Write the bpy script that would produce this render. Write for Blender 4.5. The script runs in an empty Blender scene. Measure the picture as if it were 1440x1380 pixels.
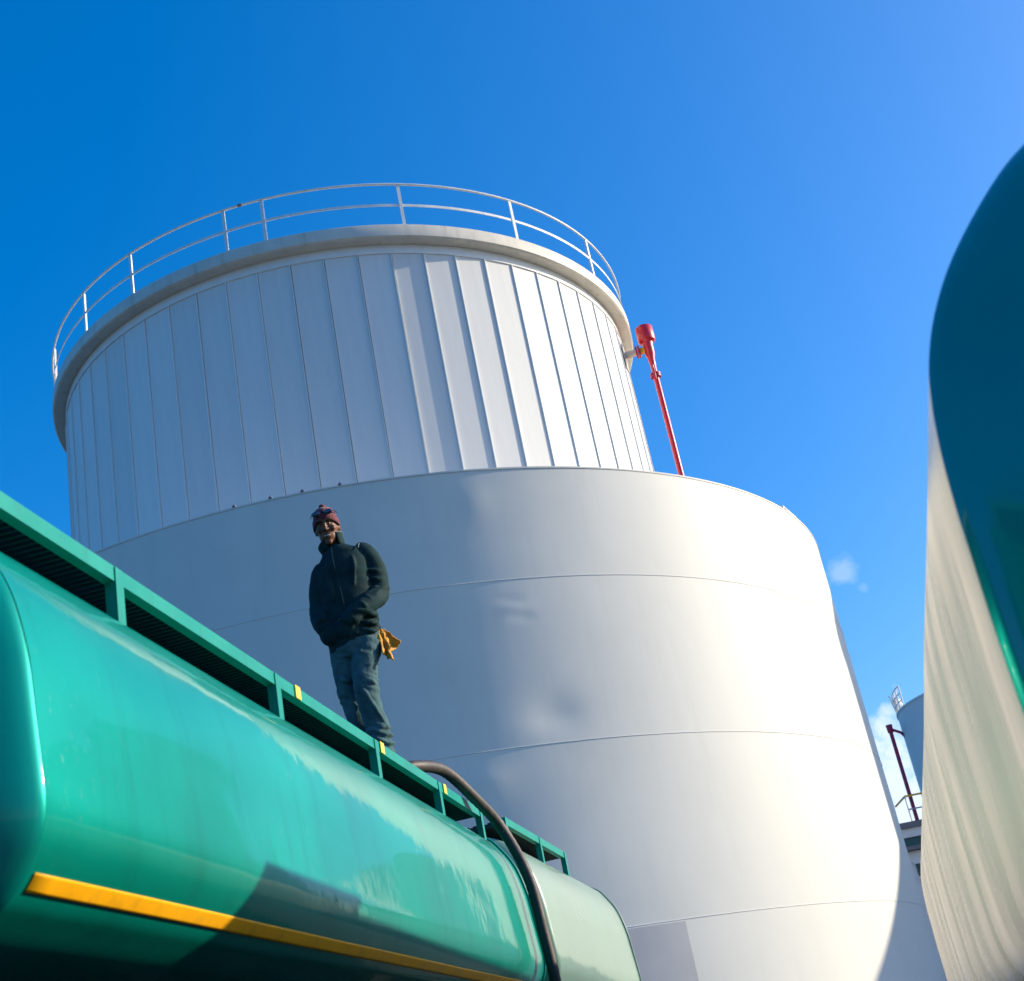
import bpy, bmesh, math, random
from mathutils import Vector, Matrix, noise
random.seed(7)
R = math.radians
PI = math.pi
scene = bpy.context.scene
COL = scene.collection
CAMZ = 1.2                                   # camera height above the yard

# ------------------------------------------------------------------ camera
cam = bpy.data.cameras.new('camera')
camo = bpy.data.objects.new('camera', cam); COL.objects.link(camo)
PITCH, ROLL = R(24.02), R(-11.36)
cp, sp, cr, sr = math.cos(PITCH), math.sin(PITCH), math.cos(ROLL), math.sin(ROLL)
r0, u0, f0 = Vector((1, 0, 0)), Vector((0, -sp, cp)), Vector((0, cp, sp))
rv = cr * r0 + sr * u0; uv = -sr * r0 + cr * u0
mw = Matrix.Identity(4)
for i in range(3):
    mw[i][0], mw[i][1], mw[i][2] = rv[i], uv[i], -f0[i]
mw[2][3] = CAMZ
camo.matrix_world = mw
cam.sensor_fit = 'HORIZONTAL'; cam.sensor_width = 36; cam.lens = 36 * 1951.3 / 1440
cam.clip_start = 0.05; cam.clip_end = 5000
cam.dof.use_dof = True; cam.dof.focus_distance = 13.0; cam.dof.aperture_fstop = 4.5
scene.camera = camo

# ------------------------------------------------------------------ sky and sun
SUN_AZ, SUN_EL = R(75.5), R(21)
world = bpy.data.worlds.new('World'); scene.world = world; world.use_nodes = True
wn, wl = world.node_tree.nodes, world.node_tree.links
wn.clear()
sky = wn.new('ShaderNodeTexSky'); sky.sky_type = 'NISHITA'; sky.sun_disc = False
sky.sun_elevation = SUN_EL; sky.sun_rotation = SUN_AZ
sky.altitude = 0; sky.air_density = 1.0; sky.dust_density = 2.0; sky.ozone_density = 5.0
hs = wn.new('ShaderNodeHueSaturation'); hs.inputs['Saturation'].default_value = 1.4
hs.inputs['Value'].default_value = 1.0
gm = wn.new('ShaderNodeGamma'); gm.inputs['Gamma'].default_value = 0.9
wl.new(sky.outputs[0], gm.inputs['Color']); wl.new(gm.outputs[0], hs.inputs['Color'])
wb = wn.new('ShaderNodeMix'); wb.data_type = 'RGBA'; wb.blend_type = 'MULTIPLY'; wb.inputs['Factor'].default_value = 1
wl.new(hs.outputs[0], wb.inputs['A']); wb.inputs['B'].default_value = (1.06, 1.10, 1.21, 1)      # white balance of the deep blue
tc = wn.new('ShaderNodeTexCoord')
def wmath(op, a, b=None, c=None, clamp=False):
    n = wn.new('ShaderNodeMath'); n.operation = op; n.use_clamp = clamp
    for i, s in enumerate((a, b, c)):
        if s is None: continue
        if isinstance(s, (int, float)): n.inputs[i].default_value = s
        else: wl.new(s, n.inputs[i])
    return n.outputs[0]
cn = wn.new('ShaderNodeTexNoise'); cn.inputs['Scale'].default_value = 38; cn.inputs['Detail'].default_value = 6
cn.inputs['Roughness'].default_value = 0.6
wl.new(tc.outputs['Generated'], cn.inputs['Vector'])
total = None
CLOUDS = [((.2165, .9283, .3025), .013, .22), ((.2265, .9305, .2885), .005, .10), ((.2195, .9630, .150), .060, .7)]
for k in range(8):                         # the same small fair-weather clouds all round the horizon
    a = R(40 + k * 38 + random.uniform(-6, 6)); e = R(random.uniform(4, 11))
    CLOUDS.append(((math.sin(a) * math.cos(e), math.cos(a) * math.cos(e), math.sin(e)), random.uniform(.03, .06), .6))
for c, rad, op in CLOUDS:
    d = wn.new('ShaderNodeVectorMath'); d.operation = 'DISTANCE'
    wl.new(tc.outputs['Generated'], d.inputs[0]); d.inputs[1].default_value = c
    t = wmath('SUBTRACT', 1.0, wmath('DIVIDE', d.outputs['Value'], rad))
    t = wmath('ADD', t, wmath('MULTIPLY', wmath('SUBTRACT', cn.outputs['Fac'], .5), 2.4))
    t = wmath('MULTIPLY', wmath('MULTIPLY', t, 1.6, clamp=True), op)
    total = t if total is None else wmath('MAXIMUM', total, t)
mx = wn.new('ShaderNodeMix'); mx.data_type = 'RGBA'
wl.new(total, mx.inputs['Factor']); wl.new(wb.outputs['Result'], mx.inputs['A']); mx.inputs['B'].default_value = (4.6, 4.9, 5.4, 1)
bg = wn.new('ShaderNodeBackground'); bg.inputs['Strength'].default_value = 0.15
wl.new(mx.outputs['Result'], bg.inputs['Color'])
wo = wn.new('ShaderNodeOutputWorld'); wl.new(bg.outputs[0], wo.inputs['Surface'])

sl = bpy.data.lights.new('sun', 'SUN'); sl.energy = 4.1; sl.angle = R(0.5); sl.color = (1.0, 0.875, 0.66)
so = bpy.data.objects.new('sun', sl); COL.objects.link(so)
sdir = Vector((math.sin(SUN_AZ) * math.cos(SUN_EL), math.cos(SUN_AZ) * math.cos(SUN_EL), math.sin(SUN_EL)))
so.rotation_euler = sdir.to_track_quat('Z', 'Y').to_euler(); so.location = sdir * 60
scene.view_settings.view_transform = 'Standard'; scene.view_settings.look = 'None'
scene.view_settings.exposure = 0.72; scene.view_settings.gamma = 1.0

# ------------------------------------------------------------------ materials
def mat(name, col, rough=.5, metal=0., var=.06, vscale=3., bump=0., bscale=20., coat=0., stretch=None, dirt=None,
        dscale=1.5, damount=.5, spec=.5, rvar=.06, sheen=0., coat_rough=.04, coat_ior=1.5, dust=None, tone=0.):
    m = bpy.data.materials.new(name); m.use_nodes = True
    n, l = m.node_tree.nodes, m.node_tree.links
    b = n['Principled BSDF']
    b.inputs['Roughness'].default_value = rough; b.inputs['Metallic'].default_value = metal
    b.inputs['Coat Weight'].default_value = coat; b.inputs['Coat Roughness'].default_value = coat_rough
    b.inputs['Specular IOR Level'].default_value = spec; b.inputs['Coat IOR'].default_value = coat_ior
    if sheen: b.inputs['Sheen Weight'].default_value = sheen
    t = n.new('ShaderNodeTexCoord'); mp = n.new('ShaderNodeMapping')
    l.new(t.outputs['Object'], mp.inputs['Vector'])
    if stretch: mp.inputs['Scale'].default_value = stretch
    nz = n.new('ShaderNodeTexNoise'); nz.inputs['Scale'].default_value = vscale; nz.inputs['Detail'].default_value = 6
    l.new(mp.outputs[0], nz.inputs['Vector'])
    cr_ = n.new('ShaderNodeValToRGB')
    lo = tuple(max(0, c * (1 - var * 1.6)) for c in col) + (1,); hi = tuple(min(1, c * (1 + var)) for c in col) + (1,)
    cr_.color_ramp.elements[0].position = .3; cr_.color_ramp.elements[0].color = lo
    cr_.color_ramp.elements[1].position = .7; cr_.color_ramp.elements[1].color = hi
    l.new(nz.outputs['Fac'], cr_.inputs['Fac'])
    out = cr_.outputs['Color']
    if dirt:
        nd = n.new('ShaderNodeTexNoise'); nd.inputs['Scale'].default_value = dscale; nd.inputs['Detail'].default_value = 8
        nd.inputs['Roughness'].default_value = .65
        mp2 = n.new('ShaderNodeMapping'); mp2.inputs['Scale'].default_value = (3, 3, .35)
        l.new(t.outputs['Object'], mp2.inputs['Vector']); l.new(mp2.outputs[0], nd.inputs['Vector'])
        rr = n.new('ShaderNodeMapRange'); rr.inputs['From Min'].default_value = .52; rr.inputs['From Max'].default_value = .78
        rr.inputs['To Max'].default_value = damount
        l.new(nd.outputs['Fac'], rr.inputs['Value'])
        mm = n.new('ShaderNodeMix'); mm.data_type = 'RGBA'
        l.new(rr.outputs[0], mm.inputs['Factor']); l.new(out, mm.inputs['A']); mm.inputs['B'].default_value = tuple(dirt) + (1,)
        out = mm.outputs['Result']
    if dust:                                   # fine specks, scuffs and dried splashes
        ns = n.new('ShaderNodeTexNoise'); ns.inputs['Scale'].default_value = 34; ns.inputs['Detail'].default_value = 5; ns.inputs['Roughness'].default_value = .7
        mp3 = n.new('ShaderNodeMapping'); mp3.inputs['Scale'].default_value = (1, 1.6, .55)
        l.new(t.outputs['Object'], mp3.inputs['Vector']); l.new(mp3.outputs[0], ns.inputs['Vector'])
        nl = n.new('ShaderNodeTexNoise'); nl.inputs['Scale'].default_value = 1.1; l.new(t.outputs['Object'], nl.inputs['Vector'])
        r1 = n.new('ShaderNodeMapRange'); r1.inputs['From Min'].default_value = .60; r1.inputs['From Max'].default_value = .74; l.new(ns.outputs['Fac'], r1.inputs['Value'])
        r2 = n.new('ShaderNodeMapRange'); r2.inputs['From Min'].default_value = .42; r2.inputs['From Max'].default_value = .68; r2.inputs['To Max'].default_value = .45; l.new(nl.outputs['Fac'], r2.inputs['Value'])
        mu = n.new('ShaderNodeMath'); mu.operation = 'MULTIPLY'; l.new(r1.outputs[0], mu.inputs[0]); l.new(r2.outputs[0], mu.inputs[1])
        md_ = n.new('ShaderNodeMix'); md_.data_type = 'RGBA'; l.new(mu.outputs[0], md_.inputs['Factor']); l.new(out, md_.inputs['A']); md_.inputs['B'].default_value = tuple(dust) + (1,)
        out = md_.outputs['Result']
    if tone:                                   # each sheet a little different
        oi = n.new('ShaderNodeObjectInfo'); r3 = n.new('ShaderNodeMapRange'); r3.inputs['To Min'].default_value = 1 - tone; r3.inputs['To Max'].default_value = 1 + tone * .4
        l.new(oi.outputs['Random'], r3.inputs['Value'])
        hv = n.new('ShaderNodeHueSaturation'); l.new(r3.outputs[0], hv.inputs['Value']); l.new(out, hv.inputs['Color']); out = hv.outputs[0]
    l.new(out, b.inputs['Base Color'])
    if rvar:
        mr = n.new('ShaderNodeMapRange'); mr.inputs['To Min'].default_value = max(.02, rough - rvar); mr.inputs['To Max'].default_value = min(1, rough + rvar)
        mr.inputs['From Min'].default_value = .3; mr.inputs['From Max'].default_value = .7
        l.new(nz.outputs['Fac'], mr.inputs['Value']); l.new(mr.outputs[0], b.inputs['Roughness'])
    if bump:
        nb = n.new('ShaderNodeTexNoise'); nb.inputs['Scale'].default_value = bscale; nb.inputs['Detail'].default_value = 4
        l.new(mp.outputs[0], nb.inputs['Vector'])
        bp = n.new('ShaderNodeBump'); bp.inputs['Strength'].default_value = 1.0; bp.inputs['Distance'].default_value = bump
        l.new(nb.outputs['Fac'], bp.inputs['Height']); l.new(bp.outputs[0], b.inputs['Normal']); l.new(bp.outputs[0], b.inputs['Coat Normal'])
    return m

M = {}
M['tank'] = mat('cream_tank_paint', (.71, .69, .62), .6, spec=.2, var=.03, vscale=.7, bump=.0012, bscale=2.2, dirt=(.52, .50, .45), damount=.22, dscale=1.1)
M['plate'] = mat('grey_primer_plate', (.47, .455, .45), .45, var=.04, vscale=1.5, dirt=(.45, .43, .41), damount=.3)
M['weld'] = mat('weld_paint', (.72, .71, .67), .42, var=.04, vscale=14., bump=.004, bscale=30.)
M['panel'] = mat('white_cladding', (.76, .75, .71), .55, spec=.25, var=.02, vscale=2., bump=.0008, bscale=9., stretch=(3.2, 3.2, .12), dirt=(.55, .53, .48), damount=.22, tone=.07)
M['rib'] = mat('white_rib', (.82, .82, .80), .42, var=.03, vscale=4.)
M['kerb'] = mat('kerb_paint', (.64, .59, .49), .5, var=.05, vscale=2.5, dirt=(.30, .22, .14), damount=.5, dscale=1.6, bump=.002, bscale=8)
M['rail'] = mat('white_rail', (.78, .77, .72), .4, var=.05, vscale=6., dirt=(.35, .25, .16), damount=.35, dscale=1.2)
M['roofdeck'] = mat('roof_deck', (.42, .41, .38), .6, var=.06, vscale=1.)
M['red'] = mat('red_paint', (.60, .008, .018), .4, var=.08, vscale=5., coat=.3)
M['darkred'] = mat('dark_red_paint', (.38, .010, .06), .45, var=.08, vscale=5.)
M['valve'] = mat('yellow_valve', (.75, .40, .01), .4, var=.05)
M['teal'] = mat('teal_tanker_paint', (.0, .31, .235), .36, metal=.5, spec=.04, var=.05, vscale=1.2, coat=.7, coat_ior=1.25, bump=.004, bscale=2.4, rvar=.04, dirt=(.01, .12, .10), damount=.30, dscale=2.2, dust=(.30, .42, .38), coat_rough=.05)
M['tealdish'] = mat('teal_dish_paint', (.0, .25, .205), .38, metal=.3, spec=.06, var=.05, vscale=1.2, coat=.8, coat_ior=1.28, bump=.002, bscale=1.6, rvar=.04)
M['darkdish'] = mat('dark_teal_dish_paint', (.0, .23, .205), .25, metal=.2, spec=.2, var=.05, vscale=1.2, coat=.7, bump=.003, bscale=1.5, rvar=.03)
M['tealtrim'] = mat('teal_trim', (.0, .235, .19), .45, spec=.2, var=.06, vscale=4., dirt=(.015, .10, .09), damount=.4, dscale=4, dust=(.30, .38, .34))
M['pale'] = mat('pale_green_paint', (.165, .285, .215), .32, var=.05, vscale=1.0, coat=.5, bump=.004, bscale=1.6, dirt=(.15, .19, .15), damount=.35, dscale=2, dust=(.5, .5, .45))
M['steel'] = mat('polished_steel', (.96, .75, .50), .27, metal=1.0, var=.12, vscale=1.2, bump=.010, bscale=.9, stretch=(.5, 1.8, .5), rvar=.07)
M['yellow'] = mat('yellow_stripe', (.92, .42, .004), .45, spec=.2, var=.06, vscale=6., dirt=(.30, .16, .02), damount=.45, dscale=7, dust=(.35, .25, .12))
M['tag'] = mat('yellow_tag', (.85, .55, .04), .5, var=.15, vscale=30.)
M['grate'] = mat('dark_grating', (.012, .016, .016), .55, var=.2, vscale=9.)
M['chassis'] = mat('chassis_black', (.015, .016, .018), .5, var=.2)
M['tyre'] = mat('tyre_rubber', (.018, .018, .018), .85, var=.15, bump=.003, bscale=30)
M['rim'] = mat('wheel_steel', (.45, .45, .45), .4, metal=.6, var=.1)
M['hose'] = mat('hose_rubber', (.035, .028, .026), .6, var=.25, vscale=12., dirt=(.16, .10, .07), damount=.6, dscale=6)
M['jacket'] = mat('dark_green_jacket', (.008, .030, .033), .8, var=.2, vscale=12., bump=.0010, bscale=90, spec=.12)
M['trouser'] = mat('worn_green_trousers', (.050, .105, .115), .85, var=.25, vscale=10., bump=.004, bscale=60, spec=.2)
M['skin'] = mat('brown_skin', (.15, .055, .025), .5, spec=.3, var=.12, vscale=25.)
M['lip'] = mat('lip', (.16, .05, .04), .4)
M['eyewhite'] = mat('eye_white', (.30, .27, .25), .4)
M['teeth'] = mat('teeth', (.50, .47, .42), .35)
M['iris'] = mat('dark_iris', (.01, .008, .006), .2)
M['beanie'] = mat('maroon_wool', (.13, .005, .017), .9, var=.2, vscale=30., bump=.006, bscale=90, sheen=.3)
M['lens'] = mat('dark_lens', (.015, .015, .06), .08, spec=.8, coat=.6)
M['frame'] = mat('glasses_frame', (.012, .012, .02), .3)
M['collar'] = mat('collar_lining', (.16, .20, .19), .8, var=.1)
M['boot'] = mat('boot_leather', (.02, .016, .014), .55, var=.2)
M['glove'] = mat('ochre_leather', (.62, .27, .015), .75, var=.3, vscale=16., bump=.006, bscale=30)
M['greytank'] = mat('pale_grey_tank', (.66, .65, .62), .45, var=.03, vscale=.8)
M['bwhite'] = mat('white_render', (.78, .77, .74), .7, var=.03, vscale=1.)
M['bgrey'] = mat('grey_fascia', (.20, .18, .19), .6, var=.1)
M['bglass'] = mat('window_glass', (.012, .05, .045), .1, var=.1, spec=.7)
M['asphalt'] = mat('yard_asphalt', (.055, .055, .055), .9, var=.25, vscale=1.4, bump=.006, bscale=40, dirt=(.03, .03, .032), damount=.6, dscale=.5)
M['bolt'] = mat('galvanised_bolt', (.35, .35, .34), .45, metal=.7, var=.1)

# ------------------------------------------------------------------ helpers
def tag(o, label=None, cat=None, group=None, kind=None):
    if label: o['label'] = label
    if cat: o['category'] = cat
    if group: o['group'] = group
    if kind: o['kind'] = kind
    return o
def link(o, parent=None):
    COL.objects.link(o)
    if parent is not None: o.parent = parent
    return o
def empty(name, loc=(0, 0, 0), rz=0, parent=None):
    o = bpy.data.objects.new(name, None); o.location = loc; o.rotation_euler = (0, 0, rz)
    o.empty_display_size = .2
    return link(o, parent)
class MB:
    def __init__(s): s.v = []; s.f = []; s.sm = []
    def add(s, vs, fs, smooth=False):
        k = len(s.v); s.v += [tuple(p) for p in vs]
        for f in fs: s.f.append(tuple(i + k for i in f)); s.sm.append(smooth)
        return s
    def box(s, x0, x1, y0, y1, z0, z1):
        return s.add([(x0, y0, z0), (x1, y0, z0), (x1, y1, z0), (x0, y1, z0), (x0, y0, z1), (x1, y0, z1), (x1, y1, z1), (x0, y1, z1)],
                     [(0, 3, 2, 1), (4, 5, 6, 7), (0, 1, 5, 4), (1, 2, 6, 5), (2, 3, 7, 6), (3, 0, 4, 7)])
    def tube(s, pts, rad, seg=10, closed=False, cap=True):
        pts = [Vector(p) for p in pts]; n = len(pts)
        rads = rad if isinstance(rad, (list, tuple)) else [rad] * n
        vs = []; prev = None
        for i, p in enumerate(pts):
            if closed: t = pts[(i + 1) % n] - pts[i - 1]
            else: t = pts[min(i + 1, n - 1)] - pts[max(i - 1, 0)]
            t.normalize()
            if prev is None:
                a = Vector((0, 0, 1)) if abs(t.z) < .9 else Vector((1, 0, 0))
                x = t.cross(a).normalized()
            else:
                x = (prev - t * prev.dot(t)).normalized()
            prev = x; y = t.cross(x)
            for k in range(seg):
                an = 2 * PI * k / seg
                vs.append(p + (x * math.cos(an) + y * math.sin(an)) * rads[i])
        fs = []
        m = n if closed else n - 1
        for i in range(m):
            j = (i + 1) % n
            for k in range(seg):
                k2 = (k + 1) % seg
                fs.append((i * seg + k, i * seg + k2, j * seg + k2, j * seg + k))
        s.add(vs, fs, True)
        if cap and not closed:
            b = len(s.v) - len(vs)
            s.f.append(tuple(b + k for k in range(seg))[::-1]); s.sm.append(False)
            s.f.append(tuple(b + (n - 1) * seg + k for k in range(seg))); s.sm.append(False)
        return s
    def lathe(s, prof, seg=48, a0=0., a1=2 * PI, smooth=True, origin=(0, 0, 0)):
        """prof: list of (r, z); azimuth measured from +Y towards +X"""
        full = abs(a1 - a0 - 2 * PI) < 1e-6
        n = seg if full else seg + 1
        vs = []
        for r, z in prof:
            for k in range(n):
                a = a0 + (a1 - a0) * k / seg
                vs.append((origin[0] + r * math.sin(a), origin[1] + r * math.cos(a), origin[2] + z))
        fs = []
        for i in range(len(prof) - 1):
            for k in range(seg):
                k2 = (k + 1) % n
                fs.append((i * n + k, (i + 1) * n + k, (i + 1) * n + k2, i * n + k2))
        return s.add(vs, fs, smooth)
    def mesh(s, name, material):
        me = bpy.data.meshes.new(name); me.from_pydata(s.v, [], s.f)
        me.polygons.foreach_set('use_smooth', s.sm); me.materials.append(material); me.update()
        bm = bmesh.new(); bm.from_mesh(me); bmesh.ops.recalc_face_normals(bm, faces=bm.faces); bm.to_mesh(me); bm.free()
        me.set_sharp_from_angle(angle=R(38))
        return me
    def build(s, name, material, parent=None, bevel=0):
        o = bpy.data.objects.new(name, s.mesh(name, material)); link(o, parent)
        if bevel:
            b = o.modifiers.new('bevel', 'BEVEL'); b.width = bevel; b.segments = 2; b.limit_method = 'ANGLE'
        return o
def obj(name, me, parent=None): return link(bpy.data.objects.new(name, me), parent)
def spline(pts, n):
    """Catmull-Rom through pts, n samples per span"""
    P = [Vector(p) for p in pts]; out = []
    for i in range(len(P) - 1):
        a = P[i - 1] if i else P[0] * 2 - P[1]; b, c = P[i], P[i + 1]
        d = P[i + 2] if i + 2 < len(P) else P[-1] * 2 - P[-2]
        for k in range(n):
            t = k / n
            out.append(.5 * ((2 * b) + (c - a) * t + (2 * a - 5 * b + 4 * c - d) * t * t + (3 * b - a - 3 * c + d) * t ** 3))
    out.append(P[-1]); return out

# ------------------------------------------------------------------ ground
g = MB(); g.add([(-1500, -1500, 0), (1500, -1500, 0), (1500, 1500, 0), (-1500, 1500, 0)], [(0, 1, 2, 3)])
tag(g.build('ground', M['asphalt']), 'dark asphalt yard under the tanks and trailers', kind='structure')

# ------------------------------------------------------------------ big cream tank
TX, TY = -3.546, 31.16
RL, RD = 10.14, 6.984
Z = lambda h: h + CAMZ
tank = tag(empty('storage_tank', (TX, TY, 0)), 'wide cream steel tank base with dented side and grey plate, below the ribbed drum', 'tank')
LEV = [0.0, Z(2.30), Z(5.218), Z(8.033), Z(10.078)]
def dent(az, z):
    p = Vector((math.sin(az) * 10, math.cos(az) * 10, z))
    d = noise.noise(p * .33) * .018 + noise.noise(p * .9 + Vector((7, 3, 1))) * .004
    d *= .25 + .75 * math.exp(-((az - R(163)) / R(22)) ** 2)
    for (da, dz, wa, wz, amp) in DENTS:
        d += 1.5 * amp * math.exp(-((az - da) / wa) ** 2 - ((z - dz) / wz) ** 2)
    return d
DENTS = [(R(161.7), Z(7.68), R(.45), .06, -.014), (R(161.0), Z(7.36), R(.28), .05, -.012), (R(162.3), Z(7.50), R(.3), .10, .010), (R(161.4), Z(7.52), R(.5), .05, .008),
         (R(159.6), Z(5.60), R(2.4), .45, -.022), (R(167.0), Z(4.75), R(2.2), .45, .018), (R(163.6), Z(9.5), R(1.5), .4, .010)]
for i in range(4):
    z0, z1 = LEV[i], LEV[i + 1]
    nz_ = 40; na = 360; mb = MB(); vs = []
    for j in range(nz_ + 1):
        z = z0 + (z1 - z0) * j / nz_
        e = min(j, nz_ - j) / nz_; k_ = min(1, e * 5 + .25)
        for a in range(na):
            az = 2 * PI * a / na
            if R(145) < az < R(185): pass
            r = RL + dent(az, z) * k_
            vs.append((r * math.sin(az), r * math.cos(az), z))
    fs = [(j * na + a, j * na + (a + 1) % na, (j + 1) * na + (a + 1) % na, (j + 1) * na + a) for j in range(nz_) for a in range(na)]
    mb.add(vs, fs, True); c = mb.build('shell_course', M['tank'], tank)
    if i < 3:
        w = MB(); pts = []
        for a in range(720):
            az = 2 * PI * a / 720; r = RL + dent(az, z1) * .25 + .002
            pts.append((r * math.sin(az), r * math.cos(az), z1 + .004 * noise.noise(Vector((az * 60, i, 0)))))
        w.tube(pts, .0055, 6, closed=True); w.build('weld_seam', M['weld'], c)
MB().lathe([(RL - .005, LEV[4] - .01), (RL + .012, LEV[4] - .01), (RL + .012, LEV[4] + .02), (RL - .03, LEV[4] + .02)], 240).build('top_rim', M['tank'], tank)
MB().lathe([(RL - .02, LEV[4] - .05), (3, LEV[4] - .03), (.01, LEV[4] - .03)], 120).build('roof_deck', M['roofdeck'], tank)
# grey plate low on the wall
mb = MB(); mb.lathe([(RL + .004, .02), (RL + .022, .02), (RL + .022, Z(2.27)), (RL + .004, Z(2.27))], 24, R(151.5), R(161.5))
mb.build('cover_plate', M['plate'], tank)
# vertical welds between the plates (paint-covered, low)
for i in range(4):
    for k in range(8):
        az = R(11 + k * 45 + (i % 2) * 22.5 + (3 if i == 3 else 0))
        if 95 < math.degrees(az) < 215: continue
        p = [((RL + dent(az, z) * min(1, .25 + 5 * min((z - LEV[i]), (LEV[i + 1] - z)) / (LEV[i + 1] - LEV[i])) - .003) * math.sin(az), (RL + dent(az, z) * min(1, .25 + 5 * min((z - LEV[i]), (LEV[i + 1] - z)) / (LEV[i + 1] - LEV[i])) - .003) * math.cos(az), z)
             for z in [LEV[i] + (LEV[i + 1] - LEV[i]) * q / 12 for q in range(13)]]
        MB().tube(p, .008, 6).build('vertical_weld', M['weld'], tank)
lug = MB().box(-.03, .03, -.02, .02, -.01, .025).box(-.012, .012, -.012, .012, .025, .05).mesh('rim_lug', M['bgrey'])
for az in (186.2, 182.6, 179.5, 175.9):
    o = obj('rim_lug', lug, tank); o.location = (RL * math.sin(R(az)), RL * math.cos(R(az)), LEV[4] + .022); o.rotation_euler = (0, 0, -R(az))
# small roof bracket seen on the right-hand rim
b = empty('rim_bracket', parent=tank); bz = R(115.5)
b.location = (10.05 * math.sin(bz), 10.05 * math.cos(bz), LEV[4] + .02); b.rotation_euler = (0, 0, -bz)
mb = MB(); mb.tube([(-.42, 0, 0), (-.36, 0, .14), (.12, 0, .15), (.40, 0, .16), (.42, 0, .0)], .025, 8); mb.build('bracket_bar', M['rail'], b)
MB().box(-.02, .30, -.03, .03, .0, .12).build('bracket_foot', M['bgrey'], b)

# ------------------------------------------------------------------ ribbed drum on the tank
DB = LEV[4] - .028                       # base of the drum on the roof deck
DT = Z(16.80)
drum = tag(empty('tank_drum', (TX, TY, DB)), 'tall white drum of ribbed cladding panels with a railed gallery round its top', 'drum')
NP = 62; HP = DT - DB
hw = RD * math.tan(PI / NP)
xl, xr = -hw + .004, hw - .022
mb = MB()
mb.add([(xl, -.035, .001), (xr, -.035, .001), (xr, 0, .001), (xl, 0, .001), (xl, -.035, HP), (xr, -.035, HP), (xr, 0, HP), (xl, 0, HP)],
       [(0, 3, 2, 1), (4, 5, 6, 7), (0, 1, 5, 4), (1, 2, 6, 5), (2, 3, 7, 6), (3, 0, 4, 7)])
pm = mb.mesh('wall_panel', M['panel'])
rm = MB().add([(-.010, -.03, .002), (.010, -.03, .002), (.007, .032, .002), (-.007, .032, .002), (-.010, -.03, HP - .002), (.010, -.03, HP - .002), (.007, .032, HP - .002), (-.007, .032, HP - .002)],
              [(0, 3, 2, 1), (4, 5, 6, 7), (0, 1, 5, 4), (1, 2, 6, 5), (2, 3, 7, 6), (3, 0, 4, 7)]).mesh('seam_rib', M['rib'])
for k in range(NP):
    a = R(169.0) + 2 * PI * k / NP
    am = a - PI / NP
    o = obj('wall_panel', pm, drum); o.location = (RD * math.sin(am), RD * math.cos(am), 0); o.rotation_euler = (0, R(random.uniform(-.05, .05)), -am + R(random.uniform(-.3, .3)))
    rr = RD / math.cos(PI / NP)
    s_ = obj('seam_rib', rm, drum); s_.location = (rr * math.sin(a), rr * math.cos(a), 0); s_.rotation_euler = (0, 0, -a)
zt = HP
MB().lathe([(RD - .06, .0), (RD - .06, HP)], 124).build('inner_wall', M['chassis'], drum)
KB = Z(17.03) - DB; KT = Z(17.35) - DB
MB().lathe([(RD - .1, zt + .002), (RD + .035, zt + .002), (RD + .035, zt + .03), (RD + .02, zt + .03), (RD + .02, KB), (RD - .1, KB)], 186).build('collar', M['rib'], drum)
MB().lathe([(RD - .05, KB + .001), (7.25, KB + .001), (7.285, KB + .03), (7.285, KT - .02), (7.27, KT), (7.1, KT), (7.1, KT - .06), (4, KT + .25), (.01, KT + .4)], 240).build('gallery_kerb', M['kerb'], drum)
rail = empty('gallery_railing', parent=drum); rail.location = (0, 0, KT)
RR = 7.235
def ring(r, z, n=240): return [(r * math.sin(2 * PI * a / n), r * math.cos(2 * PI * a / n), z) for a in range(n)]
MB().tube(ring(RR, 1.07), .026, 8, closed=True).build('handrail', M['rail'], rail)
MB().lathe([(RR - .02, .50), (RR - .006, .50), (RR - .006, .56), (RR - .02, .56), (RR - .02, .50)], 240).build('mid_rail', M['rail'], rail)
pmesh = MB().box(-.035, .035, -.006, .006, 0, 1.06).box(-.006, .006, -.05, .0, 0, 1.05).box(-.07, .07, -.08, .02, 0, .014).mesh('post', M['rail'])
for az in (243.4, 224.1, 209.9, 190.4, 183.6, 160.4, 138.9, 117.3, 96, 75, 53, 31, 10, 348, 326, 305, 284, 263):
    o = obj('post', pmesh, rail); a = R(az); o.location = (RR * math.sin(a), RR * math.cos(a), 0); o.rotation_euler = (0, 0, -a)
a = R(187); MB().tube([(RR * math.sin(a), RR * math.cos(a), 1.07), (RR * math.sin(a + .012), RR * math.cos(a + .012), 1.07)], .036, 8).build('rail_joint', M['bgrey'], rail)

# ------------------------------------------------------------------ red foam pipe beside the drum
fa = R(100.5); fr = 7.62
fpx = TX + fr * math.sin(fa); fpy = TY + fr * math.cos(fa)
foam = tag(empty('foam_pipe', (fpx, fpy, DB + .0), -fa), 'bright red upright pipe with a fat red head beside the ribbed drum', 'pipe')
top = Z(16.35) - DB
MB().tube([(0, 0, .02), (0, 0, 5.70)], .068, 16).tube([(0, 0, 0), (0, 0, .02)], .12, 16).build('riser', M['red'], foam)
MB().lathe([(.01, 5.70), (.07, 5.70), (.085, 5.95), (.115, 6.02), (.125, 6.30), (.135, 6.36), (.205, 6.40), (.215, 6.42), (.215, 6.78), (.20, 6.80), (.01, 6.81)], 28).build('foam_chamber', M['red'], foam)
MB().tube([(0, 0, 5.40), (0, 0, 5.44)], .13, 16).tube([(0, 0, 5.46), (0, 0, 5.50)], .13, 16).tube([(.10, 0, 5.45), (.22, .0, 5.50), (.24, 0, 5.62)], .03, 8).tube([(.14, .0, 5.3), (.14, 0, 5.55)], .02, 8).build('clamp', M['darkred'], foam)
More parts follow.
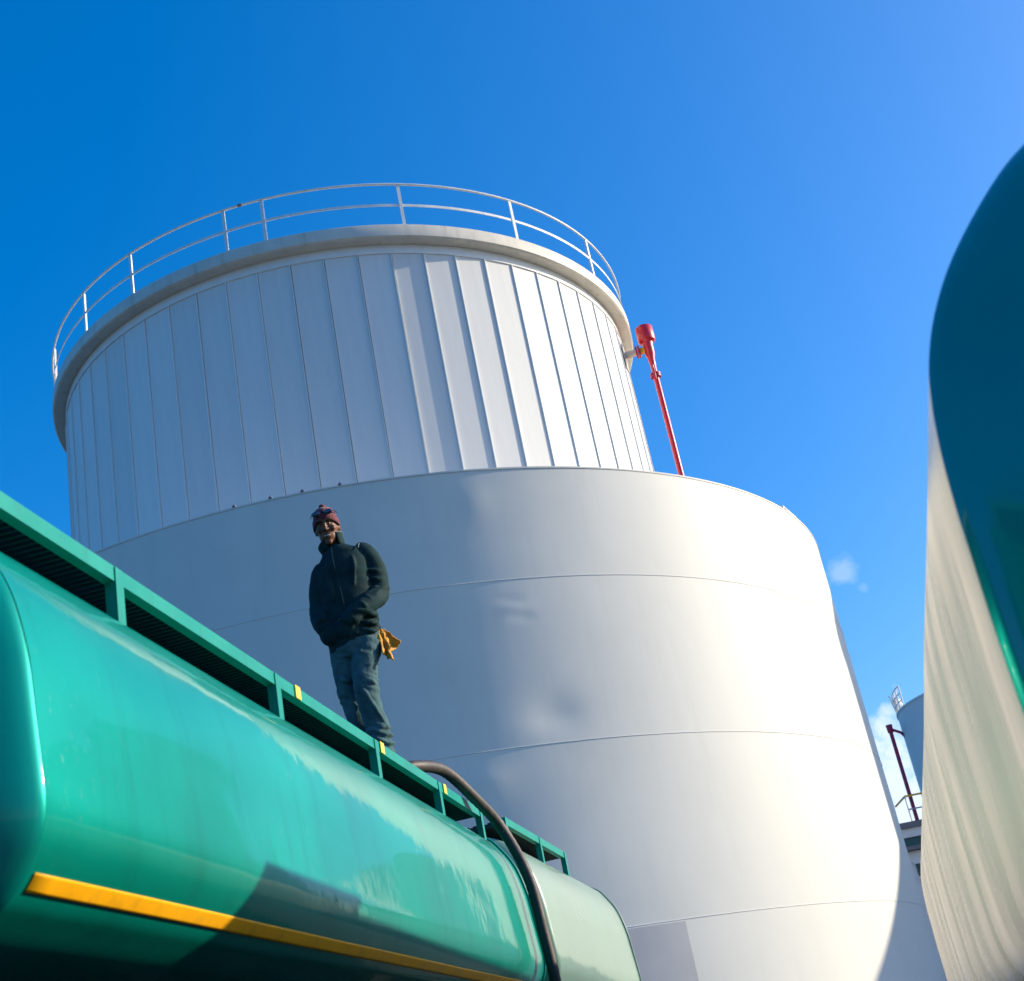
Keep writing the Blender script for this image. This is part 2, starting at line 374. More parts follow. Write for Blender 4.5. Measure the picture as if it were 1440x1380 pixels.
MB().tube([(0, -.10, 6.2), (0, -.22, 6.2)], .085, 16).build('yellow_valve', M['valve'], foam)
MB().tube([(0, -.22, 6.2), (0, -.26, 6.2)], .16, 16).tube([(0, -.28, 6.2), (0, -.32, 6.2)], .16, 16).build('flange', M['red'], foam)
MB().tube([(0, -.32, 6.2), (0, -.64, 6.2)], .085, 14).box(-.2, .2, -.62, -.60, 5.8, 6.45).build('inlet_stub', M['kerb'], foam)

# ------------------------------------------------------------------ tanker trailers
PSI = R(8.2)
K = .87
def sect_full(half, uc):
    """half: (u,z) from top centre down one side to bottom centre -> closed smooth section, offsets from uc"""
    pts = [Vector((u - uc, z + CAMZ, 0)) for u, z in half]
    h = spline(pts, 4)
    other = [Vector((-p.x, p.y, 0)) for p in h[1:-1]][::-1]
    return [(p.x, p.y) for p in h + other]
def barrel(sec, y0, y1, ny=24, wob=.004, seed=0):
    n = len(sec); vs = []
    for j in range(ny + 1):
        y = y0 + (y1 - y0) * j / ny
        for i, (x, z) in enumerate(sec):
            w = 1 + wob * noise.noise(Vector((x * .9 + seed, y * .55, z * .9)))
            vs.append((x * w, y, z))
    fs = [(j * n + i, j * n + (i + 1) % n, (j + 1) * n + (i + 1) % n, (j + 1) * n + i) for j in range(ny) for i in range(n)]
    return MB().add(vs, fs, True)
def dish(sec, y, depth, sgn, pa=2.6, pb=.62):
    n = len(sec); zc = (max(p[1] for p in sec) + min(p[1] for p in sec)) / 2
    vs = []; fs = []
    S = [1, .997, .985, .96, .92, .85, .75, .62, .48, .33, .18, .06]
    for s in S:
        b = depth * (1 - s ** pa) ** pb
        for x, z in sec: vs.append((x * s, y + sgn * b, zc + (z - zc) * s))
    for j in range(len(S) - 1):
        for i in range(n): fs.append((j * n + i, j * n + (i + 1) % n, (j + 1) * n + (i + 1) % n, (j + 1) * n + i))
    fs.append(tuple((len(S) - 1) * n + i for i in range(n)))
    return MB().add(vs, fs, True)
def rimbead(sec, y, r=.014, out=1.004):
    zc = (max(p[1] for p in sec) + min(p[1] for p in sec)) / 2
    return MB().tube([(x * out, y, zc + (z - zc) * out) for x, z in sec], r, 8, closed=True)
tyre_me = None
def wheel_meshes():
    t = MB().lathe([(.30, -.14), (.40, -.15), (.48, -.13), (.51, -.09), (.515, 0), (.51, .09), (.48, .13), (.40, .15), (.30, .14), (.28, 0), (.30, -.14)], 40).mesh('tyre', M['tyre'])
    r = MB().lathe([(.30, .12), (.27, .10), (.22, .02), (.12, .03), (.11, .10), (.01, .11)], 32).lathe([(.30, -.12), (.2, -.1), (.01, -.1)], 32).mesh('rim', M['rim'])
    return t, r
TY_ME, RIM_ME = wheel_meshes()
def undercarriage(root, y0, y1, zb, hwid, axles):
    ch = MB()
    for s in (-1, 1): ch.box(s * .45 - .06, s * .45 + .06, y0 + .15, y1 - .15, .86, 1.08)
    for y in [y0 + .3 + (y1 - y0 - .6) * i / 5 for i in range(6)]: ch.box(-.389, .389, y - .05, y + .05, .90, 1.02)
    ch.build('chassis', M['chassis'], root)
    sd = MB()
    for y in [y0 + .5 + (y1 - y0 - 1) * i / 4 for i in range(5)]: sd.box(-.6, .6, y - .07, y + .07, 1.081, zb + .12)
    sd.build('saddle', M['chassis'], root)
    for y in axles:
        MB().tube([(-hwid + .30, y, .515), (hwid - .30, y, .515)], .06, 12).box(-.5, -.4, y - .06, y + .06, .5, .87).box(.4, .5, y - .06, y + .06, .5, .87).build('axle', M['chassis'], root)
        for s in (-1, 1):
            w = empty('wheel', parent=root); w.location = (s * (hwid - .22), y, .515); w.rotation_euler = (0, s * PI / 2, 0)
            obj('tyre', TY_ME, w); obj('rim', RIM_ME, w)
def walkway(root, posts, xe, ztop, zshell, width, tags, side=1, matl='tealtrim', hgt=.062):
    """edge channel, grating and posts; xe = x of the outer edge"""
    for i in range(len(posts) - 1):
        y0, y1 = posts[i] + .004, posts[i + 1] - .004
        sec = empty('walkway_section', parent=root)
        MB().box(xe - .006 * side, xe, y0, y1, ztop - hgt, ztop).box(xe - .05 * side, xe - .006 * side, y0, y1, ztop - .008, ztop).box(xe - .045 * side, xe - .006 * side, y0, y1, ztop - hgt, ztop - hgt + .006).build('edge_channel', M[matl], sec)
        gr = MB(); xa, xb = sorted((xe - .045 * side, xe - width * side))
        n = int((y1 - y0) / .04)
        for q in range(n):
            y = y0 + (q + .5) * (y1 - y0) / n
            gr.box(xa, xb, y - .004, y + .004, ztop - .055, ztop - .022)
        for q in range(9):
            x = xa + (xb - xa) * (q + .5) / 9
            gr.box(x - .016, x + .016, y0, y1, ztop - .021, ztop - .017)
        gr.build('grating', M['grate'], sec)
    for i, y in enumerate(posts):
        w = .030
        pb = MB().box(xe + (.001 if side > 0 else -.006), xe + (.006 if side > 0 else -.001), y - w, y + w, zshell(xe) - .04, ztop - .004)
        pb.box(min(xe - .04 * side, xe), max(xe - .04 * side, xe), y - w, y - w + .006, zshell(xe - .04 * side) - .04, ztop - .01)
        pb.build('walkway_post', M[matl], root)
        MB().box(xe - width * side - .02, xe - width * side + .02, y - .02, y + .02, zshell(xe - width * side) - .04, ztop - .01).build('walkway_post', M[matl], root)
    for y in tags:
        MB().box(*sorted((xe + .0015 * side, xe + .009 * side)), y - .035, y + .035, ztop - hgt - .002, ztop + .002).build('marker_tag', M['tag'], root)

# --- green trailer on the left
UC = -1.94 - 1.2
half = [(UC, 2.385 * K), (-3.0 * K, 2.36 * K), (-2.72 * K, 2.30 * K), (-2.60 * K, 2.255 * K), (-2.50 * K, 2.19 * K), (-2.43 * K, 2.10 * K), (-2.36 * K, 1.99 * K),
        (-2.31 * K, 1.86 * K), (-2.27 * K, 1.67 * K), (-2.252 * K, 1.47 * K), (-2.236 * K, 1.28 * K), (-2.23 * K, 1.16 * K), (-2.246 * K, 1.065 * K),
        (-2.286 * K, .985 * K), (-2.35 * K, .90 * K), (-2.42 * K, .85 * K), (-2.6 * K, .77 * K), (-3.0 * K, .70 * K), (UC, .68 * K)]
secL = sect_full(half, UC)
def zsh_of(sec):
    zc = (max(p[1] for p in sec) + min(p[1] for p in sec)) / 2
    top = sorted([p for p in sec if p[1] > zc])
    def f(x):
        for a, b in zip(top, top[1:]):
            if a[0] <= x <= b[0] and b[0] > a[0]: return a[1] + (b[1] - a[1]) * (x - a[0]) / (b[0] - a[0])
        return top[0][1]
    return f
V0 = 4.0 * K; V1 = 10.35
def tpos(u, v, psi=PSI): return (math.cos(psi) * u + math.sin(psi) * v, -math.sin(psi) * u + math.cos(psi) * v, 0)
tr = tag(empty('tanker_trailer', tpos(UC, V0), -PSI), 'glossy teal green tanker trailer with a yellow stripe and catwalk, under the standing man', 'trailer')
L1 = V1 - V0
barrel(secL, 0, L1, 60, .006, 1).build('barrel', M['teal'], tr)
dish(secL, -.002, .22, -1).build('dished_end', M['tealdish'], tr)
dish(secL, L1 + .002, .18, 1).build('dished_end', M['tealdish'], tr)
rimbead(secL, L1, .012).build('end_rim', M['tealtrim'], tr)
# yellow stripe following the lower bend
st = MB()
sb = spline([Vector((u * K - UC, z * K + CAMZ, 0)) for u, z in [(-2.246, 1.065), (-2.286, .985), (-2.35, .90), (-2.42, .85)]], 10)
ss = [p for p in sb if .912 * K + CAMZ <= p.y <= .968 * K + CAMZ]
vs = []
NY = 60
for j in range(NY + 1):
    for p in ss:
        w = 1 + .006 * noise.noise(Vector((p.x * .9 + 1, L1 * j / NY * .55, p.y * .9)))
        vs.append((p.x * w + .003, .03 + (L1 - .06) * j / NY, p.y - .002))
n = len(ss)
st.add(vs, [(j * n + i, j * n + i + 1, (j + 1) * n + i + 1, (j + 1) * n + i) for j in range(NY) for i in range(n - 1)], True)
o = st.build('yellow_stripe', M['yellow'], tr); so_ = o.modifiers.new('thick', 'SOLIDIFY'); so_.thickness = .002; so_.offset = -1
zf = zsh_of(secL)
posts = [v - V0 for v in (2.95, 4.502, 6.10, 7.643, 9.02, 10.18)]
posts[0] = .06
walkway(tr, posts, -2.178 - UC, Z(2.13), zf, .60, [v - V0 for v in (6.37, 7.75, 9.15)])
undercarriage(tr, 0, L1, Z(.68 * K), 1.2, (L1 - 2.6, L1 - 1.2))
# manlids on top
for y in (1.9, 4.2):
    md = empty('manhole', parent=tr); md.location = (-.25, y, Z(2.385 * K) - .02)
    MB().lathe([(.26, 0), (.26, .12), (.30, .12), (.30, .14), (.01, .16)], 28).build('manhole_lid', M['tealtrim'], md)
    MB().tube([(-.1, 0, .15), (-.1, 0, .21), (.1, 0, .21), (.1, 0, .15)], .012, 8).build('lid_handle', M['bolt'], md)

unit = tag(empty('tanker_trailer', tpos(UC, V0 - 7.9), -PSI), 'front teal tanker trailer out of view left of camera, reflected in steel trailer end', 'trailer')
for ch in list(tr.children):
    if ch.name.split('.')[0] in ('manhole', 'marker_tag'): continue
    c = ch.copy(); COL.objects.link(c); c.parent = unit
    for gc in ch.children:
        d = gc.copy(); COL.objects.link(d); d.parent = c
# --- pale trailer coupled behind it
V2 = 10.95; L2 = 3.75; sh2 = .10
tr2 = tag(empty('tanker_trailer', tpos(UC + .02, V2), -PSI - R(1.6)), 'pale sage green tanker trailer coupled beyond the teal one, past the black hose', 'trailer')
half2 = [(u, z * 1.03) for u, z in half]
secP = sect_full(half2, UC)
barrel(secP, 0, L2, 20, .005, 9).build('barrel', M['pale'], tr2)
dish(secP, -.002, .18, -1).build('dished_end', M['pale'], tr2)
dish(secP, L2 + .002, .30, 1).build('dished_end', M['pale'], tr2)
rimbead(secP, L2, .008).build('end_rim', M['pale'], tr2)
zf2 = zsh_of(secP)
walkway(tr2, [.05, 1.25, 2.28], -2.178 - UC, Z(2.19), zf2, .6, [])
undercarriage(tr2, 0, L2, Z(.70 * K), 1.2, (L2 - 2.2, L2 - .9))
MB().box(-.06, .06, -.75, .3, .90, 1.0).build('drawbar', M['chassis'], tr2)

# --- right-hand trailer, polished barrel with dark end
PSR = R(10.8); UCR = 1.65
halfR = [(UCR, 2.10), (1.2, 2.06), (1.0, 2.01), (.84, 1.93), (.728, 1.84), (.59, 1.686), (.503, 1.548), (.453, 1.426), (.43, 1.326), (.42, 1.26), (.411, 1.175),
         (.404, 1.05), (.401, .918), (.398, .78), (.398, .60), (.400, .42), (.405, .30), (.425, .20), (.47, .10), (.55, .02), (.7, -.05), (1.0, -.09), (UCR, -.10)]
secR = sect_full(halfR, UCR)
VR0 = 3.1; LR = 10.9
tr3 = tag(empty('tanker_trailer', tpos(UCR, VR0, PSR), -PSR), 'polished steel tanker trailer with a dark teal rounded end, at right edge close to camera', 'trailer')
barrel(secR, 0, LR, 90, .005, 21).build('barrel', M['steel'], tr3)
dish(secR, -.004, .42, -1, 2.0, .75).build('dished_end', M['darkdish'], tr3)
dish(secR, LR + .004, .26, 1).build('dished_end', M['darkdish'], tr3)
undercarriage(tr3, 0, LR, Z(-.10), 1.25, (LR - 3.9, LR - 2.6, LR - 1.3))
zf3 = zsh_of(secR)
sbox = empty('shadow_box', parent=tr3); sbox.location = (-.42, 3.92, Z(2.03))  # unseen box, added to cast the blocky shadow on the teal barrel
MB().box(-.3, .3, -.55, .55, -.02, .30).build('shadow_box_body', M['tealtrim'], sbox, .03)
MB().box(-.33, .33, -.58, .58, .301, .33).build('shadow_box_lid', M['tealtrim'], sbox, .01)
walkway(tr3, [4.40, 6.3, 7.7, 9.1, 10.5], -.80, Z(2.26), zf3, .55, [], side=-1, hgt=.22)  # unseen walkway, its edge made tall to shade the yellow stripe opposite

# ------------------------------------------------------------------ hose over the catwalk
hp = [(-2.85, 8.75, 2.10), (-2.62, 8.78, 2.14), (-2.42, 8.86, 2.22), (-2.30, 9.02, 2.262), (-2.22, 9.42, 2.285), (-2.12, 9.75, 2.139), (-2.03, 10.10, 1.95), (-1.90, 10.12, 1.57), (-1.86, 10.11, 1.163), (-1.84, 10.12, .80), (-1.85, 10.2, .2), (-1.95, 10.4, -.6), (-2.1, 10.7, -1.14), (-2.6, 11.1, -1.15)]
pts = []
for u, v, z in hp:
    p = tpos(u, v); pts.append(Vector((p[0], p[1], z + CAMZ)))
o0 = pts[-1].copy(); 
path = spline(pts, 14)
base = Vector((pts[0].x, pts[0].y, 0))
hz = [p for p in path]
rad = [.040 + .0022 * (i % 2) for i in range(len(hz))]
ho = MB().tube(hz, rad, 14).build('hose', M['hose'])
tag(ho, 'thick black rubber hose looped over the catwalk, hanging between teal and pale trailers', 'hose')

# ------------------------------------------------------------------ far things between tank and steel trailer
FTX, FTY, FTR = 22.9, 71.4, 5.6
ft = tag(empty('storage_tank', (FTX, FTY, 0)), 'distant pale grey tank in shade rising behind the low white building', 'tank')
FZ = Z(15.35)
MB().lathe([(FTR, 0), (FTR, FZ - .1)], 96).build('shell', M['greytank'], ft)
MB().lathe([(FTR, FZ - .099), (FTR + .05, FZ - .099), (FTR + .05, FZ), (FTR - .2, FZ), (.01, FZ + .5)], 96).build('roof', M['greytank'], ft)
lr = empty('roof_rail', parent=ft); lr.location = (0, 0, FZ)
def fp(azd, r, z): return (r * math.sin(R(azd)), r * math.cos(R(azd)), z)
arc = [270 + k * 3 for k in range(-3, 6)]
for z in (.35, .7, 1.05): MB().tube([fp(a, FTR - .05, z) for a in arc], .035, 6).build('rail_bar', M['rail'], lr)
for a in arc[::2]: MB().tube([fp(a, FTR - .05, 0), fp(a, FTR - .05, 1.08)], .035, 6).build('rail_post', M['rail'], lr)
fl = tag(empty('flag', (17.42, 72.2, FZ - .3)), 'small white lattice wind flag on a staff at the rim of distant grey tank', 'flag')
MB().tube([(-.02, 0, 0), (-.22, 0, 1.35)], .03, 8).build('flag_staff', M['rail'], fl)
mb = MB(); vs = []; fs = []
for j in range(7):
    for i in range(7):
        x = .60 * i / 6; z = 1.28 - .95 * j / 6 * (1 - .25 * i / 6) - .25 * i / 6
        vs.append((-.2 + x + .14 * j / 6, .06 * math.sin(i * 1.4), z))
for j in range(6):
    for i in range(6):
        if (i * 3 + j * 2) % 7 == 3: continue
        fs.append((j * 7 + i, j * 7 + i + 1, (j + 1) * 7 + i + 1, (j + 1) * 7 + i))
mb.add(vs, fs, True); o = mb.build('flag_cloth', M['rail'], fl); sm = o.modifiers.new('thick', 'SOLIDIFY'); sm.thickness = .01
fq = tag(empty('foam_pipe', (16.72, 72.0, 0)), 'thin dark red pipe rising against the distant grey tank beside steel trailer', 'pipe')
MB().tube([(0, 0, 0), (0, 0, Z(14.5))], .10, 10).build('riser', M['darkred'], fq)
MB().lathe([(.01, Z(14.45)), (.15, Z(14.45)), (.17, Z(14.85)), (.01, Z(14.86))], 14).build('foam_chamber', M['darkred'], fq)
MB().tube([(.08, 0, Z(14.6)), (.5, .0, Z(14.35)), (.72, 0, Z(14.0))], .075, 8).build('inlet_elbow', M['darkred'], fq)
# building
bl = tag(empty('office_building', (14.0, 53.8, 0), 0), 'low white building with dark roof bands between the big tank and steel trailer', 'building')
zt_ = Z(7.35)
MB().box(-7, 9, 0, 10, 0, zt_ - 1.02).build('wall', M['bwhite'], bl)
MB().box(-7.2, 9.2, -.25, 10.2, zt_ - 1.0, zt_ - .86).build('lower_fascia', M['bgrey'], bl)
MB().box(-7.1, 9.1, -.10, 10.1, zt_ - .855, zt_ - .55).build('clerestory_band', M['bglass'], bl)
MB().box(-7.2, 9.2, -.25, 10.2, zt_ - .545, zt_ - .22).build('cornice', M['bwhite'], bl)
MB().box(-7.3, 9.3, -.35, 10.3, zt_ - .215, zt_).build('roof_slab', M['bgrey'], bl)
for k in range(10):
    x = -6.7 + k * 1.55
    w = empty('window', parent=bl); w.location = (x, 0, zt_ - 1.95)
    MB().box(0, 1.1, -.03, -.002, 0, .45).build('pane', M['bglass'], w)
    MB().box(-.06, 1.16, -.08, -.002, .452, .56).box(-.06, 1.16, -.08, -.002, -.1, -.002).build('frame', M['bwhite'], w)
gr = tag(empty('roof_railing', (12.32, 53.9, zt_)), 'yellow topped guard rail on the roof of the low white building', 'railing')
for x in (0, 1.3, 2.6, 3.9): MB().tube([(x, 0, 0), (x, 0, 1.0)], .03, 6).build('rail_post', M['rim'], gr)
MB().tube([(0, 0, 1.0), (3.9, 0, 1.0)], .04, 6).build('top_bar', M['valve'], gr)
MB().tube([(0, 0, 1.0), (0, 2.0, 1.0)], .04, 6).build('top_bar', M['valve'], gr)
MB().tube([(0, 0, .5), (3.9, 0, .5)], .03, 6).build('mid_bar', M['rim'], gr)

# ------------------------------------------------------------------ neighbours to the right that shade the tank's right flank
def ws(w, s): return (math.cos(SUN_AZ) * w + math.sin(SUN_AZ) * s, -math.sin(SUN_AZ) * w + math.cos(SUN_AZ) * s)
nx_, ny_ = ws(-30.9, 31)
nt = tag(empty('storage_tank', (nx_, ny_, 0)), 'plain cream tank out of view on the right that shades the big tank', 'tank')
MB().lathe([(5.7, 0), (5.7, 15.6), (5.76, 15.6), (5.76, 15.7), (.01, 15.8)], 96).build('shell', M['tank'], nt)
wx, wy = ws(-22.4, 34)
wh = tag(empty('warehouse', (wx, wy, 0), -SUN_AZ), 'pitched roof store out of view on the right beside the cream tank', 'building')
MB().box(-8, 4.0, -4, 8, 0, 5.7).build('wall', M['bwhite'], wh)
MB().add([(-8.3, -4.3, 7.4), (-2.8, -4.3, 11.2), (4.3, -4.3, 6.4), (-8.3, 8.3, 7.4), (-2.8, 8.3, 11.2), (4.3, 8.3, 6.4)],
         [(0, 1, 2), (3, 5, 4), (0, 3, 4, 1), (1, 4, 5, 2), (2, 5, 3, 0)]).build('roof', M['bgrey'], wh)

# ------------------------------------------------------------------ the man on the catwalk
def loft(mb, rings, seg=20):
    """rings: (centre, rx, ry[, normal]) elliptical sections along a path"""
    n = len(rings); vs = []
    for i, r in enumerate(rings):
        c = Vector(r[0])
        if len(r) > 3: t = Vector(r[3])
        else: t = Vector(rings[min(i + 1, n - 1)][0]) - Vector(rings[max(i - 1, 0)][0])
        t.normalize(); ref = Vector((1, 0, 0)) if abs(t.x) < .8 else Vector((0, 0, 1))
        x = (ref - t * ref.dot(t)).normalized(); y = t.cross(x)
        for k in range(seg):
            a = 2 * PI * k / seg; vs.append(c + x * (math.cos(a) * r[1]) + y * (math.sin(a) * r[2]))
    fs = [(i * seg + k, i * seg + (k + 1) % seg, (i + 1) * seg + (k + 1) % seg, (i + 1) * seg + k) for i in range(n - 1) for k in range(seg)]
    fs += [tuple(range(seg))[::-1], tuple((n - 1) * seg + k for k in range(seg))]
    return mb.add(vs, fs, True)
def limb(mb, pts, seg=16, n=5):
    """pts: (x,y,z,r)"""
    P = [Vector((p[0], p[1], p[2], p[3])) for p in pts]
    sp_ = spline(P, n)
    return loft(mb, [((p[0], p[1], p[2]), p[3], p[3]) for p in sp_], seg)
def ball(mb, c, r, rot=None, seg=16):
    vs = []; fs = []; nr = 10
    for j in range(1, nr):
        ph = PI * j / nr
        for k in range(seg):
            a = 2 * PI * k / seg
            v = Vector((r[0] * math.sin(ph) * math.cos(a), r[1] * math.sin(ph) * math.sin(a), r[2] * math.cos(ph)))
            if rot is not None: v = rot @ v
            vs.append(Vector(c) + v)
    for j in range(nr - 2):
        for k in range(seg): fs.append((j * seg + k, (j + 1) * seg + k, (j + 1) * seg + (k + 1) % seg, j * seg + (k + 1) % seg))
    fs.append(tuple(range(seg))); fs.append(tuple((nr - 2) * seg + k for k in range(seg))[::-1])
    return mb.add(vs, fs, True)
def remesh(name, mb, voxel, material, parent, smooth=4, fold=None):
    o = mb.build(name, material, None)
    m = o.modifiers.new('r', 'REMESH'); m.mode = 'VOXEL'; m.voxel_size = voxel; m.use_smooth_shade = True
    m2 = o.modifiers.new('s', 'SMOOTH'); m2.factor = .5; m2.iterations = smooth
    dg = bpy.context.evaluated_depsgraph_get(); dg.update()
    me = bpy.data.meshes.new_from_object(o.evaluated_get(dg)); old = o.data
    o.modifiers.clear(); o.data = me; me.name = name; bpy.data.meshes.remove(old)
    me.materials.clear(); me.materials.append(material)
    me.polygons.foreach_set('use_smooth', [True] * len(me.polygons))
    if fold:
        nv = len(me.vertices); cs = [0.0] * nv * 3; ns = [0.0] * nv * 3
        me.vertices.foreach_get('co', cs); me.vertices.foreach_get('normal', ns)
        for q in range(nv):
            f_ = fold(Vector(cs[q * 3:q * 3 + 3]))
            for w_ in range(3): cs[q * 3 + w_] += ns[q * 3 + w_] * f_
        me.vertices.foreach_set('co', cs); me.update()
    o.parent = parent
    return o
MAN = Vector((-1.109, 8.394, 3.314))
man = tag(empty('person', MAN, R(7.53)), 'standing man in dark green jacket and maroon beanie, hands in pockets, on the catwalk', 'person')
HC = Vector((-.129, -.02, 1.60))
HROT = Matrix.Rotation(R(14), 3, 'X') @ Matrix.Rotation(R(-5), 3, 'Y') @ Matrix.Rotation(R(-6), 3, 'Z')
HPIV = Vector((-.122, .015, 1.50))
def H(p): return HPIV + HROT @ (Vector(p) - HPIV)
hd = MB()
def hball(c, r): ball(hd, H(c), r, HROT)
hball((-.128, 0, 1.625), (.076, .094, .105))
hball((-.128, -.035, 1.555), (.060, .062, .072)); hball((-.128, -.075, 1.508), (.026, .022, .022))
hball((-.128, -.092, 1.655), (.058, .014, .012)); hball((-.128, -.106, 1.592), (.014, .022, .016)); hball((-.128, -.098, 1.622), (.010, .014, .030))
hball((-.145, -.103, 1.590), (.009, .010, .008)); hball((-.111, -.103, 1.590), (.009, .010, .008))
for sx in (-1, 1):
    hball((-.128 + sx * .043, -.074, 1.592), (.022, .022, .020)); hball((-.128 + sx * .078, .005, 1.60), (.009, .02, .03))
hball((-.128, -.090, 1.560), (.030, .012, .007)); hball((-.128, -.088, 1.539), (.027, .012, .008))
limb(hd, [(-.112, .03, 1.40, .058), (-.118, .022, 1.46, .055), (-.124, .01, 1.53, .052)])
# body under the clothes, one continuous figure
loft(hd, [((-.060, 0, .74), .10, .08), ((-.055, 0, .82), .14, .10), ((-.065, 0, .95), .13, .10), ((-.075, 0, 1.15), .145, .105), ((-.085, 0, 1.32), .15, .10), ((-.10, .01, 1.40), .11, .085), ((-.11, .02, 1.44), .06, .06)])
limb(hd, [(.05, .01, 1.39, .05), (.115, .02, 1.28, .047), (.125, .01, 1.12, .042), (.05, -.09, 1.02, .038), (-.02, -.135, .955, .030), (-.060, -.140, .925, .026)])
limb(hd, [(-.20, .01, 1.30, .05), (-.235, .03, 1.2, .046), (-.255, .045, 1.09, .042), (-.258, -.01, .99, .037), (-.235, -.07, .91, .029), (-.22, -.09, .88, .026)])
limb(hd, [(-.125, .01, .76, .075), (-.14, .035, .60, .058), (-.132, .055, .44, .048), (-.108, .065, .26, .042), (-.082, .07, .07, .036)])
limb(hd, [(.0, -.02, .76, .078), (-.022, -.06, .60, .062), (-.032, -.075, .46, .050), (-.012, -.055, .26, .046), (.0, -.03, .07, .036)])
for (px, py, pz, dx, dz) in ((-.060, -.140, .925, -.72, -.62), (-.22, -.09, .88, .35, -.9)):   # hands, inside the pockets
    d = Vector((dx, .28, dz)).normalized(); n_ = Vector((dz, 0, -dx)).normalized(); b0 = Vector((px, py, pz))
    loft(hd, [(tuple(b0), .026, .016), (tuple(b0 + d * .05), .038, .017), (tuple(b0 + d * .085), .036, .014)])
    for q, ln in enumerate((.060, .070, .066, .052)):
        s0 = b0 + d * .08 + n_ * (.027 - .018 * q)
        limb(hd, [(*s0, .0085), (*(s0 + d * ln * .5 + Vector((0, .008, 0))), .008), (*(s0 + d * ln + Vector((0, .02, 0))), .0065)], 8, 3)
    s0 = b0 + d * .03 + n_ * .03
    limb(hd, [(*s0, .010), (*(s0 + d * .03 + n_ * .018), .0095), (*(s0 + d * .055 + n_ * .022), .008)], 8, 3)
remesh('body', hd, .007, M['skin'], man, 3)
for sx in (-1, 1):
    e = MB(); ball(e, H((-.128 + sx * .031, -.082, 1.626)), (.010, .007, .0035), HROT, 10); eo = e.build('eye', M['eyewhite'], man)
    e = MB(); ball(e, H((-.128 + sx * .031, -.089, 1.626)), (.005, .003, .005), HROT, 8); e.build('iris', M['iris'], eo)
t = MB(); ball(t, H((-.128, -.0965, 1.549)), (.021, .008, .0048), HROT, 12); t.build('teeth', M['teeth'], man)
for dz, rr_ in ((.0075, .0038), (-.0065, .0046)):
    MB().tube(spline([Vector(H(p)) for p in [(-.156, -.083, 1.5585), (-.143, -.095, 1.549 + dz * .8), (-.128, -.1005, 1.5465 + dz), (-.113, -.095, 1.549 + dz * .8), (-.100, -.083, 1.5585)]], 4), rr_, 8).build('lip', M['lip'], man)
for sx in (-1, 1):
    MB().tube([H((-.128 + sx * .014, -.101, 1.640)), H((-.128 + sx * .032, -.097, 1.646)), H((-.128 + sx * .050, -.083, 1.640))], .0042, 6).build('eyebrow', M['iris'], man)
# jacket
jk = MB()
loft(jk, [((-.058, 0, .775), .165, .122, (-.27, 0, .96)), ((-.060, 0, .80), .174, .128, (-.25, 0, .96)), ((-.065, 0, .92), .172, .128), ((-.07, 0, 1.05), .165, .120), ((-.078, 0, 1.20), .175, .122),
          ((-.083, 0, 1.31), .19, .118, (-.22, 0, .97)), ((-.088, .01, 1.385), .165, .105, (-.32, 0, .95)), ((-.098, .015, 1.435), .105, .092, (-.25, 0, .96)), ((-.108, .018, 1.475), .074, .072, (-.1, 0, 1))], 32)
limb(jk, [(.03, .01, 1.41, .065), (.080, .01, 1.395, .072), (.126, .02, 1.29, .072), (.136, .02, 1.18, .068), (.126, .0, 1.095, .066), (.06, -.10, 1.015, .060), (-.03, -.150, .945, .058), (-.080, -.155, .905, .052), (-.098, -.150, .885, .046)])
ball(jk, (-.10, -.115, .86), (.08, .05, .07))
limb(jk, [(-.17, .01, 1.335, .06), (-.212, .01, 1.30, .066), (-.240, .03, 1.20, .070), (-.252, .045, 1.09, .070), (-.258, -.01, .995, .064), (-.245, -.07, .915, .058), (-.228, -.085, .875, .050)])
ball(jk, (-.20, -.07, .85), (.075, .07, .075))
for fpts in ([(.195, .0, 1.275), (.140, -.050, 1.245), (.075, -.052, 1.262)], [(.200, .0, 1.215), (.150, -.046, 1.180), (.085, -.048, 1.20)], [(.192, -.01, 1.145), (.145, -.056, 1.110), (.085, -.062, 1.135)],
             [(.172, -.02, 1.075), (.125, -.078, 1.048), (.075, -.085, 1.085)], [(.10, -.07, 1.005), (.075, -.150, 1.015), (.045, -.155, 1.055)], [(.060, -.11, .955), (.030, -.190, .965), (.005, -.185, 1.0)],
             [(.105, -.05, .945), (.060, -.118, .925), (.0, -.132, .935)], [(.110, -.05, .895), (.060, -.116, .872), (.0, -.130, .885)], [(.105, -.05, .845), (.055, -.112, .825), (-.02, -.126, .835)],
             [(-.315, -.0, 1.09), (-.275, -.03, 1.065), (-.225, -.03, 1.08)], [(-.318, -.03, 1.02), (-.275, -.075, .995), (-.22, -.08, 1.01)], [(-.305, -.06, .955), (-.265, -.125, .935), (-.21, -.12, .95)],
             [(-.01, -.07, 1.40), (.0, -.125, 1.28), (-.015, -.128, 1.15)], [(-.19, -.07, 1.30), (-.17, -.115, 1.18), (-.165, -.118, 1.05)]):
    q_ = spline([Vector(p) for p in fpts], 5); m2 = len(q_) - 1
    jk.tube(q_, [.004 + .0095 * math.sin(PI * i / m2) for i in range(m2 + 1)], 8)
def ridge(p, sc, seed=0):
    q = Vector((p.x * sc[0] + seed, p.y * sc[1], p.z * sc[2])); return (1 - abs(noise.noise(q)) * 2)
